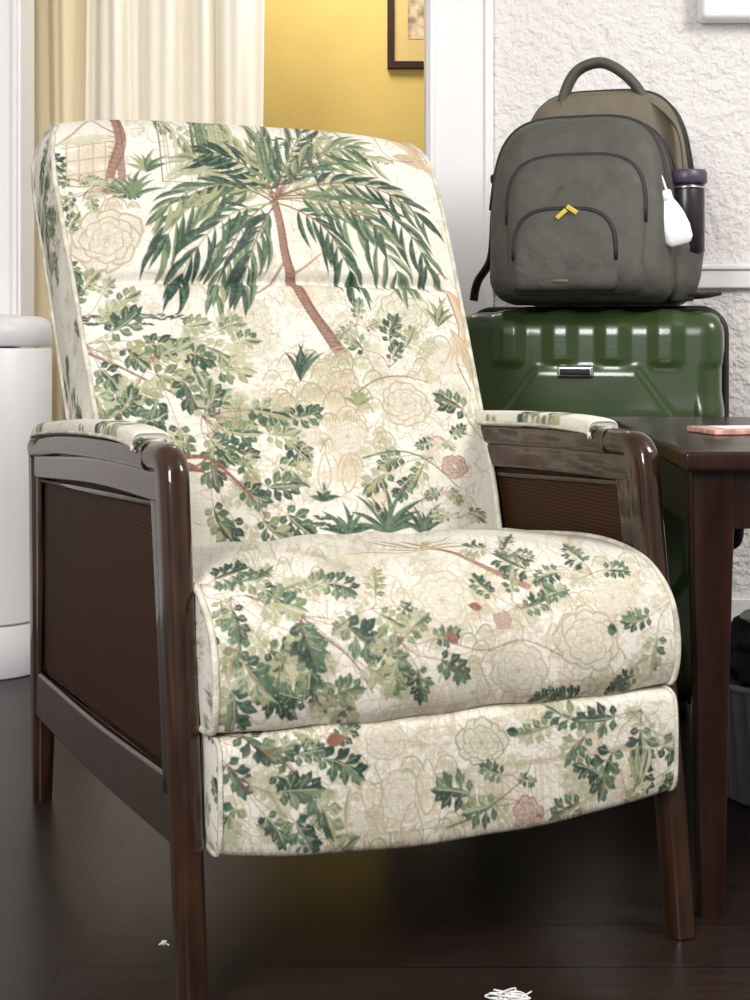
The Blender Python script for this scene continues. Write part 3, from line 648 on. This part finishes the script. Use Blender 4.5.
def tag(cx,y,cz,l,a,h=.009):
    V,Fs=roundbox(l,.004,h,.0015,2); c,s_=math.cos(a),math.sin(a)
    return [(cx+x*c-z*s_,y+yy,cz+x*s_+z*c) for x,yy,z in V],Fs
g=G(); g.add(*tag(-.018,-.214,.166,.024,.7)); g.out('zipper_pull',M['yellowtag'],sp,label='yellow zipper pull')
g=G(); g.add(*tag(.002,-.214,.174,.024,-.6)); g.out('zipper_pull',M['yellowtag'],sp,label='yellow zipper pull')
g=G(); g.add(*tag(-.02,-.213,.040,.03,0,.005)); g.out('logo_tab',M['pack2'],sp)
# top handle and straps
g=G(); g.add(*tube(catmull([(-.060,.02,.37),(-.052,.02,.430),(-.025,.02,.478),(.025,.02,.492),(.075,.02,.462),(.110,.03,.415),(.12,.04,.37)],8),.020,10,flat=.55,up=(0,1,0))); g.out('top_handle',M['pack'],bp)
g=G(); g.add(*tube(catmull([(-.13,.0,.34),(-.176,.01,.29),(-.192,.0,.2),(-.205,.02,.10),(-.236,.03,.05),(-.245,.03,.010)],8),.024,8,flat=.3,up=(0,1,0))); g.out('shoulder_strap',M['black'],bp)
g=G(); g.add(*tube(catmull([(.06,.05,.424),(.12,.02,.408),(.178,-.01,.35),(.194,-.02,.27),(.194,-.02,.18)],8),.015,8,flat=.3,up=(0,1,0))); g.out('compression_strap',M['pack2'],bp)
g=G(); g.add(*tube(catmull([(-.180,.10,.27),(-.184,.0,.265),(-.180,-.09,.25)],8),.009,8,flat=.3,up=(0,0,1))); g.out('compression_strap',M['black'],bp)
g=G(); g.add(*tube(catmull([(.10,.13,.02),(.20,.11,.016),(.248,.04,.020),(.215,-.06,.016)],8),.015,8,flat=.3,up=(0,1,0))); g.out('waist_strap',M['black'],bp)
g=G()
R=[]
for z,rx,ry in ((.006,.036,.06),(.05,.050,.066),(.11,.058,.068),(.150,.056,.062)): R.append([(.172+rx*math.cos(a)*(1 if math.cos(a)>0 else .3),.01+ry*math.sin(a),z) for a in np.linspace(0,2*math.pi,33)[:-1]])
R.append([(.172+(p[0]-.172)*.9,.01+(p[1]-.01)*.9,.148) for p in R[-1]]); R.append([(p[0],p[1],.128) for p in R[-1]])
g.add(*rings(R)); g.out('side_pocket',M['pack'],bp)
rotm=Matrix.Rotation(BR_,4,'Z')
wb=empty('water_bottle',(0,0,0),0,'dark water bottle with purple lid in the backpack side pocket','bottle')
wl=rotm@Vector((.196,-.010,.098)); wb.location=(BX+wl.x,BY+wl.y,BZ+wl.z)
g=G(); g.add(*lathe([(.030,.0),(.036,.004),(.036,.126),(.034,.136),(.033,.138)],32)); g.out('bottle_body',M['bottle'],wb,auto=60)
g=G(); g.add(*lathe([(.038,.138),(.041,.141),(.041,.160),(.038,.165),(.012,.166)],32)); g.out('bottle_lid',M['purple'],wb,auto=50)
g=G(); g.add(*tube([(.037*math.cos(a),.037*math.sin(a),.130) for a in np.linspace(0,2*math.pi,25)[:-1]],.003,6,closed=True)); g.out('lid_ring',M['chrome'],wb)
# hand sanitizer
hs=empty('hand_sanitizer',(0,0,0),0,'small white bottle clipped to the backpack zipper','bottle')
hl=rotm@Vector((.196,-.132,.108)); hs.location=(BX+hl.x,BY+hl.y,BZ+hl.z); hs.rotation_euler=(0,math.radians(-16),math.radians(-10))
Rr=[]
for z,w_,d_ in ((0,.030,.012),(.003,.042,.020),(.012,.054,.026),(.035,.056,.027),(.060,.048,.025),(.080,.034,.021),(.090,.024,.018)): Rr.append([(x,y,z) for x,y,_ in rrect(0,0,0,w_,d_,min(w_,d_)*.45,k=5)])
g=G(); g.add(*rings(Rr)); g.out('bottle_body',M['white'],hs,auto=60)
g=G(); g.add(*lathe([(.011,.089),(.012,.091),(.012,.106),(.009,.109)],20)); g.out('cap',M['white'],hs,auto=50)
g=G(); g.add(*tube(catmull([(-.004,0,.095),(-.014,-.002,.120),(-.014,.0,.140),(-.006,.0,.150),(.002,.0,.135),(.004,0,.095)],6),.0025,6)); g.out('hanging_loop',M['white'],hs)

# ------------------------------------------------------------------ WASTE BIN
wbn=empty('waste_bin',(-.873,3.285,0),0,'tall white rounded plastic waste bin','bin')
g=G(); g.add(*lathe([(.128,0),(.132,.004),(.132,.11),(.128,.115)],56)); g.out('base',M['white'],wbn,auto=50)
g=G(); g.add(*lathe([(.132,.117),(.1385,.122),(.141,.40),(.142,.715),(.139,.722)],56)); g.out('bin_body',M['white'],wbn,auto=50)
g=G(); g.add(*lathe([(.138,.726),(.142,.73),(.142,.765),(.136,.783),(.118,.793),(.06,.797),(.001,.798)],56)); g.out('lid',M['offwhite'],wbn,auto=50)
g=G(); g.add(*roundbox(.07,.05,.014,.005,4,(0,-.145,.02))); g.out('foot_pedal',M['offwhite'],wbn,auto=50)

# ------------------------------------------------------------------ ROOM
def struct(name,boxes,m_,bev=0):
    g=G()
    for bx in boxes: g.add(*box(*bx))
    o=mk(name,g.V,g.F,m_,None,smooth=False,weld=False); o['kind']='structure'
    if bev:
        md=o.modifiers.new('bevel','BEVEL'); md.width=bev; md.segments=3
    return o
WD=3.45; DR=.130; DL=-.845
struct('floor',[(-2.6,2.2,-2.8,5.3,-.05,0)],M['floor'])
struct('ceiling',[(-2.6,2.2,-2.8,5.3,2.5,2.55)],M['ceil'])
struct('wall_back',[(-2.6,DL,WD,WD+.12,0,2.5),(DR,2.2,WD,WD+.12,0,2.5),(DL,DR,WD,WD+.12,2.08,2.5)],M['stucco'])
struct('wall_left',[(-2.7,-2.6,-2.8,5.3,0,2.5)],M['stucco']); struct('wall_right',[(2.2,2.3,-2.8,5.3,0,2.5)],M['stucco'])
struct('wall_hall',[(-2.6,2.2,5.0,5.1,0,2.5)],M['yellow'])
struct('trim_1',[(DR-.002,.278,WD-.018,WD,0,2.12),(DR-.002,DR+.012,WD-.026,WD-.018,0,2.12),(.258,.278,WD-.026,WD-.018,0,2.12),(DR-.010,DR+.002,WD-.01,WD+.13,0,2.08)],M['trim'],.003)
struct('trim_2',[(DL-.15,DL+.003,WD-.018,WD,0,2.12),(DL-.009,DL+.003,WD-.026,WD-.018,0,2.12),(DL-.003,DL+.009,WD-.01,WD+.13,0,2.08)],M['trim'],.003)
struct('trim_3',[(DL-.15,.278,WD-.018,WD,2.07,2.2)],M['trim'],.003)
struct('baseboard_back',[(.278,2.2,WD-.016,WD,0,.13),(-2.6,DL-.15,WD-.016,WD,0,.13)],M['trim'],.003)
struct('trim_4',[(.278,2.2,WD-.022,WD,.862,.915),(.278,2.2,WD-.030,WD,.905,.918)],M['trim'],.004)
def curtain(name,x0,x1,y,m_,amp,per,label,seed):
    V=[];n=int((x1-x0)/.004); Z=np.linspace(.02,2.3,24)
    for z in Z:
        for i in range(n+1):
            x=x0+(x1-x0)*i/n; ph=2*math.pi*x/per; k=.75+.25*z/2.3
            yy=y+amp*(math.sin(ph+.9*math.sin(x*19+seed))*.8+.30*math.sin(ph*2.3+z*.4))*(1.1-.2*k)
            V.append((x+.006*math.sin(z*2+x*30),yy,z))
    Fs=[[r*(n+1)+i,r*(n+1)+i+1,(r+1)*(n+1)+i+1,(r+1)*(n+1)+i] for r in range(23) for i in range(n)]
    o=mk(name,V,Fs,m_); md=o.modifiers.new('thick','SOLIDIFY'); md.thickness=.003; o['label']=label; o['category']='curtain'; return o
curtain('curtain',-.735,-.286,3.70,M['curtain'],.032,.105,'cream pleated curtain panel hanging in the doorway',2)
curtain('curtain',-.96,-.72,3.75,M['sheer'],.014,.085,'golden sheer curtain panel behind the cream one',5)
g=G(); g.add(*tube([(-1.0,3.74,2.32),(.2,3.74,2.32)],.012,10)); o=g.out('curtain_rod',M['dark']); o['label']='dark metal rod carrying the curtains'; o['category']='curtain rod'
# picture
pf=empty('framed_picture',(.212,4.995,1.668),0,'dark framed picture with gold mat on yellow wall','picture')
pw,phh=.34,.46
g=G()
for a in (box(-pw/2,pw/2,-.03,0,0,.022),box(-pw/2,pw/2,-.03,0,phh-.022,phh),box(-pw/2,-pw/2+.022,-.03,0,.022,phh-.022),box(pw/2-.022,pw/2,-.03,0,.022,phh-.022)): g.add(*a)
g.out('frame',M['frame'],pf,smooth=False)
g=G(); g.add(*box(-pw/2+.022,pw/2-.022,-.015,-.005,.022,phh-.022)); g.out('mat_board',M['matte'],pf,smooth=False)
g=G(); g.add(*box(-pw/2+.070,pw/2-.070,-.018,-.015,.10,phh-.08)); g.out('print',M['pic'],pf,smooth=False)
# wall unit
wu=empty('wall_thermostat_box',(.90,WD,1.487),0,'white plastic box unit mounted high on the stucco wall','wall unit')
g=G(); g.add(*roundbox(.28,.07,.16,.012,6,(0,-.035,.08))); g.out('cover',M['white'],wu,auto=50)
g=G(); g.add(*box(-.13,.13,-.071,-.069,.012,.018)); g.out('vent_slot',M['offwhite'],wu,smooth=False)
# threads on the floor
def tangle(name,x,y,s_,n,seed,label):
    rg=np.random.RandomState(seed); P=[(s_*rg.randn()*.6,s_*rg.randn()*.35,.003+abs(rg.randn())*.004) for _ in range(n)]
    g=G(); g.add(*tube(catmull(P,6),.0010,5)); o=g.out(name,M['thread']); o.location=(x,y,0); o['label']=label; o['category']='thread'; return o
tangle('thread_clump',.150,1.632,.020,34,3,'tangled clump of white thread lying on the floor')
tangle('thread_scrap',-.258,1.775,.007,8,6,'tiny white thread scrap lying on the floor')

# ------------------------------------------------------------------ LIGHT
def area(name,loc,tgt,size,power,col,sy=None):
    l=bpy.data.lights.new(name,'AREA'); l.energy=power; l.color=col; l.size=size
    if sy: l.shape='RECTANGLE'; l.size_y=sy
    o=bpy.data.objects.new(name,l); COL.objects.link(o); o.location=loc; o.rotation_euler=(Vector(tgt)-Vector(loc)).to_track_quat('-Z','Y').to_euler(); return o
area('key_light',(-.9,-.9,1.8),(.1,2.2,.6),.7,90,(1,.985,.965),1.2)  # unseen key behind the camera, standing in for window light; no window built
area('side_fill',(1.8,1.2,2.2),(.2,2.9,.7),.7,42,(1,.98,.95))  # added area fill from the right, with no window behind it
area('hall_wall_fill',(-.2,4.30,2.30),(.0,5.0,1.6),.4,12,(1,.97,.90))  # added to brighten the yellow wall high up; no fixture modelled
area('curtain_fill',(-.05,3.62,2.05),(-.6,3.70,1.2),.15,3.2,(1,.95,.85))  # added grazing light that brightens the curtain and brings out its folds
w=bpy.data.worlds.new('world'); SC.world=w; w.use_nodes=True; w.node_tree.nodes['Background'].inputs[0].default_value=(.96,.98,1,1); w.node_tree.nodes['Background'].inputs[1].default_value=.36
SC.view_settings.view_transform='Standard'
cam=bpy.data.cameras.new('camera'); co=bpy.data.objects.new('camera',cam); COL.objects.link(co); co.location=(0,0,H); co.rotation_euler=(math.pi/2,0,0)
cam.lens=F/1000*36; cam.sensor_width=36; cam.shift_y=-.16; cam.clip_start=.05; SC.camera=co
